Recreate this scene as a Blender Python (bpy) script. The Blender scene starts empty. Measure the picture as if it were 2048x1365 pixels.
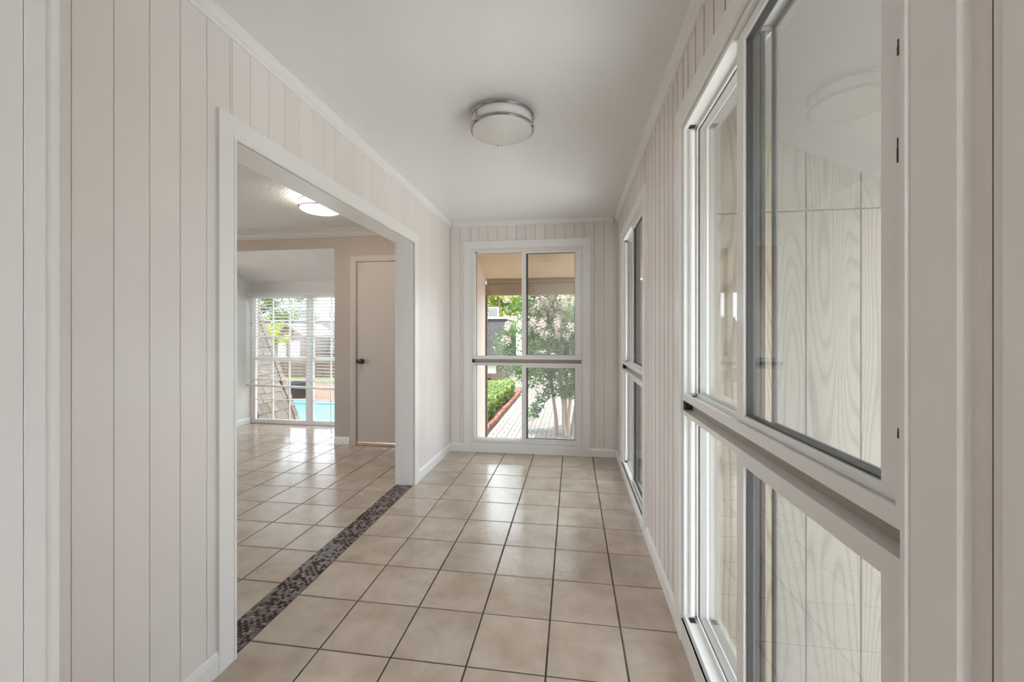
import bpy, math, random
from mathutils import Vector, Matrix

random.seed(7)
SC = bpy.context.scene
COL = SC.collection
PI = math.pi

# ------------------------------------------------------------------ camera
CAM_H = 1.25514
cam_data = bpy.data.cameras.new('camera')
cam_data.sensor_width = 36.0
cam_data.lens = 828.19 / 2048 * 36.0
cam_data.shift_y = -15.15 / 2048
cam_data.clip_start = 0.01
cam_data.clip_end = 300
cam = bpy.data.objects.new('camera', cam_data)
cam.location = (0, 0, CAM_H)
cam.rotation_euler = (PI / 2, 0, 0.1446)
COL.objects.link(cam)
SC.camera = cam

# ------------------------------------------------------------------ sky, sun, exposure
world = bpy.data.worlds.new('sky')
SC.world = world
world.use_nodes = True
wbg = world.node_tree.nodes['Background']
wbg.inputs['Color'].default_value = (0.85, 0.92, 1.0, 1)
wbg.inputs['Strength'].default_value = 1.05

sun_data = bpy.data.lights.new('sun', 'SUN')
sun_data.energy = 2.0
sun_data.angle = 0.012
sun_data.color = (1.0, 0.96, 0.90)
sun = bpy.data.objects.new('sun', sun_data)
sun.rotation_euler = Vector((0.36, 0.10, -0.92)).to_track_quat('-Z', 'Y').to_euler()
sun.location = (-6, -2, 12)
COL.objects.link(sun)

SC.view_settings.view_transform = 'Standard'
SC.view_settings.look = 'None'
SC.view_settings.exposure = 2.3
SC.view_settings.gamma = 1.0
SC.view_settings.use_curve_mapping = False
SC.cycles.use_denoising = True
SC.cycles.max_bounces = 8
SC.cycles.diffuse_bounces = 5
SC.cycles.glossy_bounces = 4
SC.cycles.transparent_max_bounces = 16
SC.cycles.use_light_tree = False
SC.cycles.adaptive_threshold = 0.05
SC.cycles.caustics_reflective = False
SC.cycles.caustics_refractive = False
SC.cycles.sample_clamp_indirect = 6.0

REAR_FILL = 30.0      # radiance of the lit glass; the rear lamp is an added unseen fill
KITCHEN_LAMP = 4.5

# ------------------------------------------------------------------ materials
def _mix(nt, a, b, fac):
    m = nt.nodes.new('ShaderNodeMix')
    m.data_type = 'RGBA'
    for k, v in ((0, fac), (6, a), (7, b)):
        if isinstance(v, (tuple, list)):
            m.inputs[k].default_value = tuple(v) + ((1,) if len(v) == 3 else ())
        elif isinstance(v, (int, float)):
            m.inputs[k].default_value = v
        else:
            nt.links.new(v, m.inputs[k])
    return m.outputs[2]

def mat(name, col, rough=0.5, spec=0.5, metal=0.0, var=0.0, vscale=4.0, stretch=(1, 1, 1),
        bump=0.0, bscale=60.0, bstretch=None, bdist=0.002, rand=0.0, col2=None, detail=2.0, coat=0.0,
        translucent=0.0, roughvar=0.0):
    m = bpy.data.materials.new(name)
    m.use_nodes = True
    nt = m.node_tree
    p = nt.nodes['Principled BSDF']
    p.inputs['Roughness'].default_value = rough
    p.inputs['Specular IOR Level'].default_value = spec
    p.inputs['Metallic'].default_value = metal
    p.inputs['Coat Weight'].default_value = coat
    tc = nt.nodes.new('ShaderNodeTexCoord')
    oi = nt.nodes.new('ShaderNodeObjectInfo')
    add = nt.nodes.new('ShaderNodeVectorMath'); add.operation = 'ADD'
    sc = nt.nodes.new('ShaderNodeMath'); sc.operation = 'MULTIPLY'; sc.inputs[1].default_value = 37.0
    nt.links.new(oi.outputs['Random'], sc.inputs[0])
    nt.links.new(tc.outputs['Object'], add.inputs[0])
    nt.links.new(sc.outputs[0], add.inputs[1])
    def coords(s):
        mp = nt.nodes.new('ShaderNodeMapping')
        mp.inputs['Scale'].default_value = s
        nt.links.new(add.outputs[0], mp.inputs['Vector'])
        return mp.outputs[0]
    c2 = col2 if col2 is not None else tuple(max(0, c * (1 - var)) for c in col)
    c1 = col if col2 is not None else tuple(min(1, c * (1 + var)) for c in col)
    out = None
    if var > 0 or col2 is not None:
        n = nt.nodes.new('ShaderNodeTexNoise')
        n.inputs['Scale'].default_value = vscale
        n.inputs['Detail'].default_value = detail
        n.inputs['Roughness'].default_value = 0.6
        nt.links.new(coords(stretch), n.inputs['Vector'])
        r = nt.nodes.new('ShaderNodeValToRGB')
        r.color_ramp.elements[0].position = 0.32
        r.color_ramp.elements[1].position = 0.68
        nt.links.new(n.outputs[0], r.inputs[0])
        out = _mix(nt, c2, c1, r.outputs[0])
        if roughvar > 0:
            mr = nt.nodes.new('ShaderNodeMapRange')
            mr.inputs['From Min'].default_value = 0.3; mr.inputs['From Max'].default_value = 0.7
            mr.inputs['To Min'].default_value = rough - roughvar; mr.inputs['To Max'].default_value = rough + roughvar
            nt.links.new(n.outputs[0], mr.inputs['Value'])
            nt.links.new(mr.outputs[0], p.inputs['Roughness'])
    if rand > 0:
        hs = nt.nodes.new('ShaderNodeHueSaturation')
        mr = nt.nodes.new('ShaderNodeMapRange')
        mr.inputs['To Min'].default_value = 1 - rand; mr.inputs['To Max'].default_value = 1 + rand
        nt.links.new(oi.outputs['Random'], mr.inputs['Value'])
        nt.links.new(mr.outputs[0], hs.inputs['Value'])
        if out is None:
            hs.inputs['Color'].default_value = tuple(col) + (1,)
        else:
            nt.links.new(out, hs.inputs['Color'])
        out = hs.outputs[0]
    if out is None:
        p.inputs['Base Color'].default_value = tuple(col) + (1,)
    else:
        nt.links.new(out, p.inputs['Base Color'])
    if bump > 0:
        n = nt.nodes.new('ShaderNodeTexNoise')
        n.inputs['Scale'].default_value = bscale
        n.inputs['Detail'].default_value = 1.5
        nt.links.new(coords(bstretch or stretch), n.inputs['Vector'])
        b = nt.nodes.new('ShaderNodeBump')
        b.inputs['Strength'].default_value = bump
        b.inputs['Distance'].default_value = bdist
        nt.links.new(n.outputs[0], b.inputs['Height'])
        nt.links.new(b.outputs[0], p.inputs['Normal'])
    if translucent > 0:
        tr = nt.nodes.new('ShaderNodeBsdfTranslucent')
        if out is None:
            tr.inputs['Color'].default_value = tuple(col) + (1,)
        else:
            nt.links.new(out, tr.inputs['Color'])
        mx = nt.nodes.new('ShaderNodeMixShader')
        mx.inputs[0].default_value = translucent
        nt.links.new(p.outputs[0], mx.inputs[1]); nt.links.new(tr.outputs[0], mx.inputs[2])
        nt.links.new(mx.outputs[0], nt.nodes['Material Output'].inputs['Surface'])
    return m

def glass_mat(name, tint=(0.97, 0.985, 0.98), ior=1.5, rough=0.0):
    """thin pane: clear transmission plus a Fresnel reflection"""
    m = bpy.data.materials.new(name); m.use_nodes = True
    nt = m.node_tree; nt.nodes.clear()
    o = nt.nodes.new('ShaderNodeOutputMaterial')
    t = nt.nodes.new('ShaderNodeBsdfTransparent'); t.inputs[0].default_value = tuple(tint) + (1,)
    g = nt.nodes.new('ShaderNodeBsdfGlossy'); g.inputs['Roughness'].default_value = rough
    f = nt.nodes.new('ShaderNodeFresnel')
    geo = nt.nodes.new('ShaderNodeNewGeometry')
    mr = nt.nodes.new('ShaderNodeMapRange')
    mr.inputs['To Min'].default_value = ior; mr.inputs['To Max'].default_value = 1.0 / ior
    nt.links.new(geo.outputs['Backfacing'], mr.inputs['Value']); nt.links.new(mr.outputs[0], f.inputs[0])
    mx = nt.nodes.new('ShaderNodeMixShader')
    nt.links.new(f.outputs[0], mx.inputs[0]); nt.links.new(t.outputs[0], mx.inputs[1]); nt.links.new(g.outputs[0], mx.inputs[2])
    nt.links.new(mx.outputs[0], o.inputs[0])
    return m

def screen_mat(name, col, d):
    """fine insect mesh of round wires: wires cover the share d seen square on and more when seen aslant"""
    m = bpy.data.materials.new(name); m.use_nodes = True
    nt = m.node_tree; nt.nodes.clear()
    o = nt.nodes.new('ShaderNodeOutputMaterial')
    t = nt.nodes.new('ShaderNodeBsdfTransparent')
    df = nt.nodes.new('ShaderNodeBsdfDiffuse'); df.inputs[0].default_value = tuple(col) + (1,)
    tl = nt.nodes.new('ShaderNodeBsdfTranslucent'); tl.inputs[0].default_value = tuple(col) + (1,)
    a = nt.nodes.new('ShaderNodeMixShader'); a.inputs[0].default_value = 0.5
    nt.links.new(df.outputs[0], a.inputs[1]); nt.links.new(tl.outputs[0], a.inputs[2])
    def math(op, x, y=None, clamp=False):
        n = nt.nodes.new('ShaderNodeMath'); n.operation = op; n.use_clamp = clamp
        for k, v in enumerate((x, y)):
            if v is None:
                continue
            if isinstance(v, (int, float)):
                n.inputs[k].default_value = v
            else:
                nt.links.new(v, n.inputs[k])
        return n.outputs[0]
    g = nt.nodes.new('ShaderNodeNewGeometry')
    dot = nt.nodes.new('ShaderNodeVectorMath'); dot.operation = 'DOT_PRODUCT'
    nt.links.new(g.outputs['Normal'], dot.inputs[0]); nt.links.new(g.outputs['Incoming'], dot.inputs[1])
    c = math('MAXIMUM', math('ABSOLUTE', dot.outputs['Value']), 0.02)
    gap = math('SUBTRACT', 1.0, math('DIVIDE', d, c), True)
    cov = math('SUBTRACT', 1.0, math('MULTIPLY', gap, 1.0 - d), True)
    mx = nt.nodes.new('ShaderNodeMixShader')
    nt.links.new(cov, mx.inputs[0])
    nt.links.new(t.outputs[0], mx.inputs[1]); nt.links.new(a.outputs[0], mx.inputs[2])
    nt.links.new(mx.outputs[0], o.inputs[0])
    return m

def emit_mat(name, col, strength):
    m = bpy.data.materials.new(name); m.use_nodes = True
    p = m.node_tree.nodes['Principled BSDF']
    p.inputs['Base Color'].default_value = (0.9, 0.88, 0.84, 1)
    p.inputs['Roughness'].default_value = 0.4
    p.inputs['Emission Color'].default_value = tuple(col) + (1,)
    p.inputs['Emission Strength'].default_value = strength
    return m

def grain_mat(name, col, dark, rough=0.75):
    """rotary-cut plywood figure along Z, painted"""
    m = bpy.data.materials.new(name); m.use_nodes = True
    nt = m.node_tree; p = nt.nodes['Principled BSDF']
    p.inputs['Roughness'].default_value = rough
    p.inputs['Specular IOR Level'].default_value = 0.25
    tc = nt.nodes.new('ShaderNodeTexCoord'); oi = nt.nodes.new('ShaderNodeObjectInfo')
    sc = nt.nodes.new('ShaderNodeMath'); sc.operation = 'MULTIPLY'; sc.inputs[1].default_value = 23.0
    nt.links.new(oi.outputs['Random'], sc.inputs[0])
    add = nt.nodes.new('ShaderNodeVectorMath'); add.operation = 'ADD'
    nt.links.new(tc.outputs['Object'], add.inputs[0]); nt.links.new(sc.outputs[0], add.inputs[1])
    mp = nt.nodes.new('ShaderNodeMapping'); mp.inputs['Scale'].default_value = (5.0, 5.0, 0.55)
    nt.links.new(add.outputs[0], mp.inputs['Vector'])
    n = nt.nodes.new('ShaderNodeTexNoise'); n.inputs['Scale'].default_value = 1.0; n.inputs['Detail'].default_value = 1.0
    nt.links.new(mp.outputs[0], n.inputs['Vector'])
    mul = nt.nodes.new('ShaderNodeMath'); mul.operation = 'MULTIPLY'; mul.inputs[1].default_value = 26.0
    nt.links.new(n.outputs[0], mul.inputs[0])
    fr = nt.nodes.new('ShaderNodeMath'); fr.operation = 'PINGPONG'; fr.inputs[1].default_value = 0.5
    nt.links.new(mul.outputs[0], fr.inputs[0])
    r = nt.nodes.new('ShaderNodeValToRGB')
    r.color_ramp.elements[0].position = 0.02; r.color_ramp.elements[0].color = tuple(dark) + (1,)
    r.color_ramp.elements[1].position = 0.22; r.color_ramp.elements[1].color = tuple(col) + (1,)
    nt.links.new(fr.outputs[0], r.inputs[0])
    nt.links.new(r.outputs[0], p.inputs['Base Color'])
    b = nt.nodes.new('ShaderNodeBump'); b.inputs['Strength'].default_value = 0.35; b.inputs['Distance'].default_value = 0.003
    nt.links.new(fr.outputs[0], b.inputs['Height']); nt.links.new(b.outputs[0], p.inputs['Normal'])
    return m

M = {}
M['wall'] = mat('painted panelling', (0.815, 0.768, 0.738), 0.42, 0.45, var=0.025, vscale=2.2, stretch=(1, 1, .5), bump=0.25, bscale=14, bstretch=(4, 4, 0.6), bdist=0.001, rand=0.015)
M['groove'] = mat('panel groove', (0.50, 0.46, 0.42), 0.7, 0.2)
M['groove_shade_dirt'] = mat('panel groove shade and dirt', (0.27, 0.24, 0.21), 0.8, 0.2)  # shadow and dirt of the grooves put into the colour
M['wall2'] = mat('rough painted panelling', (0.80, 0.745, 0.71), 0.5, 0.4, var=0.05, vscale=9, stretch=(1, 1, .25), bump=0.6, bscale=26, bstretch=(3, 3, 0.5), bdist=0.0016, rand=0.02)
M['trim'] = mat('white gloss trim', (0.845, 0.835, 0.82), 0.3, 0.5)
M['frame'] = mat('white aluminium frame', (0.84, 0.835, 0.82), 0.28, 0.5)
M['fixed'] = mat('beige grey outer frame', (0.46, 0.44, 0.41), 0.4, 0.4)  # even beige grey, darker than the inner frame
M['taupe'] = mat('taupe channel', (0.42, 0.375, 0.33), 0.5, 0.4)
M['dark'] = mat('dark seal', (0.035, 0.032, 0.03), 0.6, 0.3)
M['seal'] = mat('grey glazing seal', (0.09, 0.088, 0.085), 0.5, 0.4)
M['chip'] = mat('chipped paint', (0.09, 0.075, 0.055), 0.8, 0.2, var=0.4, vscale=80)
M['ceiling'] = mat('semi gloss ceiling', (0.86, 0.86, 0.86), 0.24, 0.5, bump=0.12, bscale=5, bdist=0.004)
M['popcorn'] = mat('textured ceiling', (0.77, 0.76, 0.745), 0.85, 0.2, var=0.06, vscale=70, bump=1.0, bscale=95, bdist=0.012)
M['kitchen'] = mat('beige kitchen wall', (0.49, 0.425, 0.37), 0.6, 0.3, var=0.02, vscale=3)
M['bay'] = mat('pale bay wall', (0.78, 0.77, 0.755), 0.6, 0.3)
M['bayceil'] = mat('bay ceiling paint', (0.84, 0.84, 0.84), 0.6, 0.3, var=0.03, vscale=4)
M['door'] = mat('beige door paint', (0.59, 0.525, 0.475), 0.45, 0.4)
M['kcrown'] = mat('kitchen cornice paint', (0.56, 0.555, 0.55), 0.45, 0.4)
M['wood'] = mat('bare threshold wood', (0.62, 0.47, 0.33), 0.5, 0.3, var=0.12, vscale=8, stretch=(1, 8, 8))
M['bronze'] = mat('aged bronze', (0.12, 0.09, 0.065), 0.3, 0.5, metal=0.9)
M['nickel'] = mat('brushed nickel', (0.40, 0.38, 0.365), 0.2, 0.5, metal=1.0)
M['opal'] = mat('unlit opal glass', (0.76, 0.755, 0.74), 0.16, 0.5)
M['tile'] = mat('beige ceramic tile', (0.555, 0.467, 0.392), 0.18, 0.85, col2=(0.435, 0.35, 0.275), vscale=5.5, bump=0.32, bscale=44, bdist=0.0022, rand=0.05, detail=3.5, roughvar=0.05, coat=0.0)
M['grout'] = mat('dark grout', (0.12, 0.095, 0.075), 0.85, 0.2, var=0.35, vscale=14)
M['mgrout'] = mat('mosaic grout', (0.33, 0.26, 0.22), 0.85, 0.2)
M['mos_a'] = mat('taupe mosaic', (0.17, 0.13, 0.12), 0.22, 0.6, rand=0.25)
M['mos_b'] = mat('dark glass mosaic', (0.022, 0.012, 0.010), 0.04, 0.8, rand=0.2)
M['mos_c'] = mat('grey mosaic', (0.23, 0.19, 0.18), 0.25, 0.6, rand=0.25)
M['pane'] = glass_mat('window glass')
M['screen'] = screen_mat('insect screen', (0.31, 0.32, 0.325), 0.14)
M['blind'] = mat('white blind', (0.86, 0.855, 0.84), 0.4, 0.4, translucent=0.2)
M['siding'] = grain_mat('plywood siding', (0.30, 0.255, 0.20), (0.212, 0.175, 0.132))
M['sidingback'] = mat('siding backing', (0.36, 0.31, 0.26), 0.8, 0.2)
M['soffit'] = mat('tan soffit', (0.66, 0.50, 0.34), 0.7, 0.2, var=0.05, vscale=3)
M['soffit2'] = mat('grey beige soffit', (0.42, 0.375, 0.32), 0.7, 0.2, var=0.05, vscale=3)
M['pinkwall'] = mat('pink tan siding', (0.64, 0.53, 0.47), 0.7, 0.2, var=0.03, vscale=4)
M['beam'] = mat('brown beam', (0.40, 0.30, 0.21), 0.7, 0.2, var=0.06, vscale=5, stretch=(.4, 1, 3))
M['rear'] = mat('rear room paint', (0.84, 0.84, 0.83), 0.6, 0.3)
M['ground'] = mat('pale ground', (0.42, 0.37, 0.30), 0.9, 0.1, var=0.12, vscale=0.9)
M['paver'] = mat('pale pavers', (0.225, 0.205, 0.185), 0.8, 0.2, var=0.07, vscale=6, rand=0.10)
M['paver2'] = mat('pale pavers far', (0.22, 0.20, 0.18), 0.8, 0.2, var=0.14, vscale=4)
M['joint'] = mat('paver joint', (0.13, 0.115, 0.10), 0.9, 0.1)
M['brick'] = mat('red edging brick', (0.22, 0.095, 0.07), 0.85, 0.2, var=0.15, vscale=10, rand=0.2)
M['deck'] = mat('brick pool deck', (0.135, 0.085, 0.063), 0.8, 0.2, var=0.14, vscale=3)
M['water'] = mat('pool water', (0.050, 0.118, 0.112), 0.4, 0.1, col2=(0.060, 0.130, 0.122), vscale=1.2, bump=0.15, bscale=3, bdist=0.02)
M['coping'] = mat('blue pool tile', (0.10, 0.32, 0.40), 0.3, 0.4)
M['shingle'] = mat('brown roof shingle', (0.27, 0.22, 0.185), 0.9, 0.15, var=0.14, vscale=20, rand=0.16)
M['shingleside'] = mat('shingle underlay', (0.06, 0.045, 0.04), 0.9, 0.1)
M['darkroof'] = mat('dark mansard shingle', (0.062, 0.058, 0.060), 0.9, 0.15, var=0.35, vscale=6, stretch=(1, 1, 6))
M['pinkbrick'] = mat('pink brick', (0.20, 0.15, 0.132), 0.85, 0.2, var=0.1, vscale=5)
M['white'] = mat('white paint', (0.78, 0.77, 0.75), 0.5, 0.3)
M['fence'] = mat('weathered fence board', (0.14, 0.095, 0.075), 0.85, 0.15, var=0.2, vscale=6, stretch=(3, 3, .4), rand=0.2)
M['pot'] = mat('dark planter', (0.045, 0.04, 0.04), 0.6, 0.3)
M['leaf'] = mat('crepe myrtle leaf', (0.20, 0.34, 0.10), 0.5, 0.35, col2=(0.06, 0.15, 0.055), vscale=3.0, translucent=0.35)
M['flower'] = mat('pale pink blossom', (0.85, 0.66, 0.67), 0.7, 0.2, col2=(0.85, 0.74, 0.60), vscale=6, translucent=0.3)
M['hedge'] = mat('hedge leaf', (0.27, 0.33, 0.085), 0.5, 0.35, col2=(0.12, 0.18, 0.045), vscale=5.0, translucent=0.3)
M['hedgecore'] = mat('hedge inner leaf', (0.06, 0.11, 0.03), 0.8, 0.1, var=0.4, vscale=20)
M['tree_a'] = mat('green tree leaf', (0.30, 0.38, 0.12), 0.6, 0.3, col2=(0.13, 0.20, 0.07), vscale=1.6, translucent=0.3)
M['tree_b'] = mat('yellow green leaf', (0.55, 0.60, 0.10), 0.6, 0.3, col2=(0.26, 0.36, 0.06), vscale=2.0, translucent=0.35)
M['bark'] = mat('smooth bark', (0.40, 0.30, 0.23), 0.8, 0.2, var=0.2, vscale=8, stretch=(1, 1, .2))
M['grass'] = mat('lawn', (0.11, 0.125, 0.04), 0.9, 0.1, var=0.25, vscale=5)
M['iron'] = mat('dark gutter metal', (0.10, 0.085, 0.08), 0.5, 0.4)

# ------------------------------------------------------------------ mesh helpers
class MB:
    """collects shapes; build() links them as ONE mesh object"""
    def __init__(self):
        self.v = []; self.f = []; self.mi = []
    def add(self, verts, faces, mi=0):
        o = len(self.v)
        self.v += [tuple(p) for p in verts]
        self.f += [tuple(i + o for i in f) for f in faces]
        self.mi += [mi] * len(faces)
        return self
    def box(self, a, b, mi=0):
        (x0, y0, z0), (x1, y1, z1) = a, b
        x0, x1 = min(x0, x1), max(x0, x1); y0, y1 = min(y0, y1), max(y0, y1); z0, z1 = min(z0, z1), max(z0, z1)
        vs = [(x0, y0, z0), (x1, y0, z0), (x1, y1, z0), (x0, y1, z0), (x0, y0, z1), (x1, y0, z1), (x1, y1, z1), (x0, y1, z1)]
        return self.add(vs, [(0, 3, 2, 1), (4, 5, 6, 7), (0, 1, 5, 4), (1, 2, 6, 5), (2, 3, 7, 6), (3, 0, 4, 7)], mi)
    def prism(self, prof, axis_fn, s0, s1, mi=0):
        """profile points joined between axis_fn(p, s0) and axis_fn(p, s1)"""
        n = len(prof)
        vs = [axis_fn(p, s0) for p in prof] + [axis_fn(p, s1) for p in prof]
        fs = [(i, (i + 1) % n, n + (i + 1) % n, n + i) for i in range(n)]
        fs += [tuple(range(n - 1, -1, -1)), tuple(range(n, 2 * n))]
        return self.add(vs, fs, mi)
    def lathe(self, prof, c, seg=40, mi=0, close=True):
        """profile of (radius, z) turned about the vertical through c"""
        o = []
        n = len(prof)
        for k in range(seg):
            a = 2 * PI * k / seg
            o += [(c[0] + r * math.cos(a), c[1] + r * math.sin(a), c[2] + z) for r, z in prof]
        fs = []
        for k in range(seg):
            k2 = (k + 1) % seg
            for i in range(n - 1):
                fs.append((k * n + i, k2 * n + i, k2 * n + i + 1, k * n + i + 1))
        return self.add(o, fs, mi)
    def tube(self, pts, rads, seg=8, mi=0):
        pts = [Vector(p) for p in pts]
        rings = []
        for i, p in enumerate(pts):
            d = (pts[min(i + 1, len(pts) - 1)] - pts[max(i - 1, 0)]).normalized()
            u = d.orthogonal().normalized() if i == 0 else (rings_u - d * rings_u.dot(d)).normalized()
            rings_u = u
            w = d.cross(u)
            rings.append([p + (u * math.cos(2 * PI * k / seg) + w * math.sin(2 * PI * k / seg)) * rads[i] for k in range(seg)])
        vs = [q for r in rings for q in r]
        fs = []
        for i in range(len(pts) - 1):
            for k in range(seg):
                k2 = (k + 1) % seg
                fs.append((i * seg + k, i * seg + k2, (i + 1) * seg + k2, (i + 1) * seg + k))
        fs.append(tuple(range(seg - 1, -1, -1)))
        fs.append(tuple((len(pts) - 1) * seg + k for k in range(seg)))
        return self.add(vs, fs, mi)
    def mesh(self, name, mats):
        me = bpy.data.meshes.new(name)
        me.from_pydata(self.v, [], self.f)
        for m in (mats if isinstance(mats, (list, tuple)) else [mats]):
            me.materials.append(m)
        if any(self.mi):
            me.polygons.foreach_set('material_index', self.mi)
        me.update()
        return me
    def build(self, name, mats, parent=None, smooth=False, fix=True):
        me = self.mesh(name, mats)
        if fix:
            import bmesh
            bm = bmesh.new(); bm.from_mesh(me)
            bmesh.ops.recalc_face_normals(bm, faces=bm.faces)
            bm.to_mesh(me); bm.free()
        if smooth:
            me.polygons.foreach_set('use_smooth', [True] * len(me.polygons))
            try:
                me.set_sharp_from_angle(angle=math.radians(38))
            except Exception:
                pass
        return link(name, me, parent)

def link(name, data, parent=None, loc=None):
    o = bpy.data.objects.new(name, data)
    COL.objects.link(o)
    if parent is not None:
        o.parent = parent
    if loc is not None:
        o.location = loc
    return o

def empty(name, loc=(0, 0, 0), rz=0.0, parent=None):
    o = link(name, None, parent, loc)
    o.rotation_euler = (0, 0, rz)
    o.empty_display_size = 0.1
    return o

def tag(o, label, cat, group=None):
    o['label'] = label; o['category'] = cat
    if group:
        o['group'] = group
    return o

def struct(o, label=None, cat=None):
    o['kind'] = 'structure'
    if label:
        o['label'] = label
    if cat:
        o['category'] = cat
    return o

def stuff(o):
    o['kind'] = 'stuff'
    return o

def chamfer_mesh(name, sx, sy, sz, ch, m, axis='z'):
    """block with its outer face's edges chamfered; the outer face is +z ('z'), and origin at its base corner"""
    mb = MB()
    vs = [(0, 0, 0), (sx, 0, 0), (sx, sy, 0), (0, sy, 0),
          (0, 0, sz - ch), (sx, 0, sz - ch), (sx, sy, sz - ch), (0, sy, sz - ch),
          (ch, ch, sz), (sx - ch, ch, sz), (sx - ch, sy - ch, sz), (ch, sy - ch, sz)]
    fs = [(0, 3, 2, 1), (0, 1, 5, 4), (1, 2, 6, 5), (2, 3, 7, 6), (3, 0, 4, 7),
          (4, 5, 9, 8), (5, 6, 10, 9), (6, 7, 11, 10), (7, 4, 8, 11), (8, 9, 10, 11)]
    mb.add(vs, fs)
    return mb.mesh(name, m)

def plank(parent, name, u0, u1, z0, z1, base, face, axis, m, gap=0.0035, ch=0.002, side=None):
    """one wall board. axis 'x': the wall is a plane of constant X and u runs along Y; 'y': constant Y, u along X.
    base and face are the two plane coordinates, face being the visible one"""
    a, b = u0 + gap / 2, u1 - gap / 2
    if b - a < 0.004:
        return None
    s = 1 if face > base else -1
    f2 = face - s * ch
    def P(u, z, d):
        return (d, u, z) if axis == 'x' else (u, d, z)
    vs = [P(a, z0, base), P(b, z0, base), P(b, z1, base), P(a, z1, base),
          P(a, z0, f2), P(b, z0, f2), P(b, z1, f2), P(a, z1, f2),
          P(a + ch, z0, face), P(b - ch, z0, face), P(b - ch, z1, face), P(a + ch, z1, face)]
    fs = [(0, 3, 2, 1), (0, 1, 5, 4), (1, 2, 6, 5), (2, 3, 7, 6), (3, 0, 4, 7),
          (4, 5, 9, 8), (5, 6, 10, 9), (7, 4, 8, 11), (8, 9, 10, 11), (6, 7, 11, 10)]
    mb = MB(); mb.add(vs, fs)
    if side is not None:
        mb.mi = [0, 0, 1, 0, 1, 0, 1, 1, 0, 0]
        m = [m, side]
    return mb.build(name, m, parent)

def planked(parent, name, grooves, lo, hi, z0, z1, holes, base, face, axis, m, **k):
    """boards between the grooves, broken around the holes (u0, u1, za, zb)"""
    cuts = sorted(set([lo, hi] + [g for g in grooves if lo < g < hi] + [e for h in holes for e in h[:2] if lo < e < hi]))
    for a, b in zip(cuts, cuts[1:]):
        c = (a + b) / 2
        spans = [(z0, z1)]
        for h in holes:
            if h[0] < c < h[1]:
                spans = [q for s in spans for q in ((s[0], min(s[1], h[2])), (max(s[0], h[3]), s[1])) if q[1] - q[0] > 0.01]
        for s in spans:
            plank(parent, name, a, b, s[0], s[1], base, face, axis, m, **k)

def holed_wall(name, axis, d0, d1, lo, hi, z0, z1, holes, m):
    """wall slab between planes d0 and d1 with rectangular openings, one mesh"""
    mb = MB()
    us = sorted(set([lo, hi] + [e for h in holes for e in h[:2]]))
    for a, b in zip(us, us[1:]):
        c = (a + b) / 2
        spans = [(z0, z1)]
        for h in holes:
            if h[0] < c < h[1]:
                spans = [q for s in spans for q in ((s[0], min(s[1], h[2])), (max(s[0], h[3]), s[1])) if q[1] - q[0] > 0.001]
        for s in spans:
            if axis == 'x':
                mb.box((d0, a, s[0]), (d1, b, s[1]))
            else:
                mb.box((a, d0, s[0]), (b, d1, s[1]))
    return struct(mb.build(name, m))

def mitred(x0, x1, z0, z1, prof, sides):
    """frame members round the opening x0..x1, z0..z1; prof = closed list of (offset outwards, y).
    yields (side, MB) with mitred corners; a side missing at an end gives a square cut there"""
    for s in sides:
        mb = MB()
        if s in 'LR':
            def fn(p, t, s=s):
                x = x0 - p[0] if s == 'L' else x1 + p[0]
                zb = z0 - (p[0] if 'B' in sides else 0)
                zt = z1 + (p[0] if 'T' in sides else 0)
                return (x, p[1], zb if t == 0 else zt)
        else:
            def fn(p, t, s=s):
                z = z1 + p[0] if s == 'T' else z0 - p[0]
                xa = x0 - (p[0] if 'L' in sides else 0)
                xb = x1 + (p[0] if 'R' in sides else 0)
                return (xa if t == 0 else xb, p[1], z)
        mb.prism(prof, fn, 0, 1)
        yield s, mb

def rect_frame(mb, x0, x1, z0, z1, w, y0, y1, wz=None, mi=0):
    """four butted bars inside x0..x1, z0..z1"""
    wz = wz or w
    mb.box((x0, y0, z0), (x0 + w, y1, z1), mi); mb.box((x1 - w, y0, z0), (x1, y1, z1), mi)
    mb.box((x0 + w, y0, z0), (x1 - w, y1, z0 + wz), mi); mb.box((x0 + w, y0, z1 - wz), (x1 - w, y1, z1), mi)
    return mb

# ------------------------------------------------------------------ room dimensions (metres)
XL, XR, YB, HC = -1.298, 0.45, 4.298, 2.44        # corridor faces and ceiling
YN = 0.50                                          # far face of the doorway the camera stands in
OP0, OP1, OPZ = 1.437, 3.262, 2.0                  # opening to the kitchen
XK = -1.44                                         # kitchen side of the left wall
YK = 4.36                                          # kitchen back wall
S = 0.30

# ------------------------------------------------------------------ floors
floor = MB().box((XL - 0.04, -0.3, -0.12), (XR + 0.05, YB + 0.05, -0.004)).build('floor', M['grout'])
struct(floor)
kfloor = MB().box((-5.7, -1.1, -0.12), (-1.447, 5.26, -0.004)).build('floor_kitchen', M['grout'])
struct(kfloor)

def tile_field(parent, xs, ys, gap=0.007):
    cache = {}
    for a, b in zip(xs, xs[1:]):
        for c, d in zip(ys, ys[1:]):
            sx, sy = round(b - a - gap, 4), round(d - c - gap, 4)
            if sx < 0.01 or sy < 0.01:
                continue
            key = (sx, sy)
            if key not in cache:
                cache[key] = chamfer_mesh('tile', sx, sy, 0.012, 0.0022, M['tile'])
            t = link('tile', cache[key], parent, (a + gap / 2, c + gap / 2, -0.012))

def lines(first, step, lo, hi):
    k = math.ceil((lo - first) / step - 1e-6)
    r = [lo]
    while first + k * step < hi:
        if first + k * step > lo + 0.01:
            r.append(first + k * step)
        k += 1
    return r + [hi]

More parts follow.
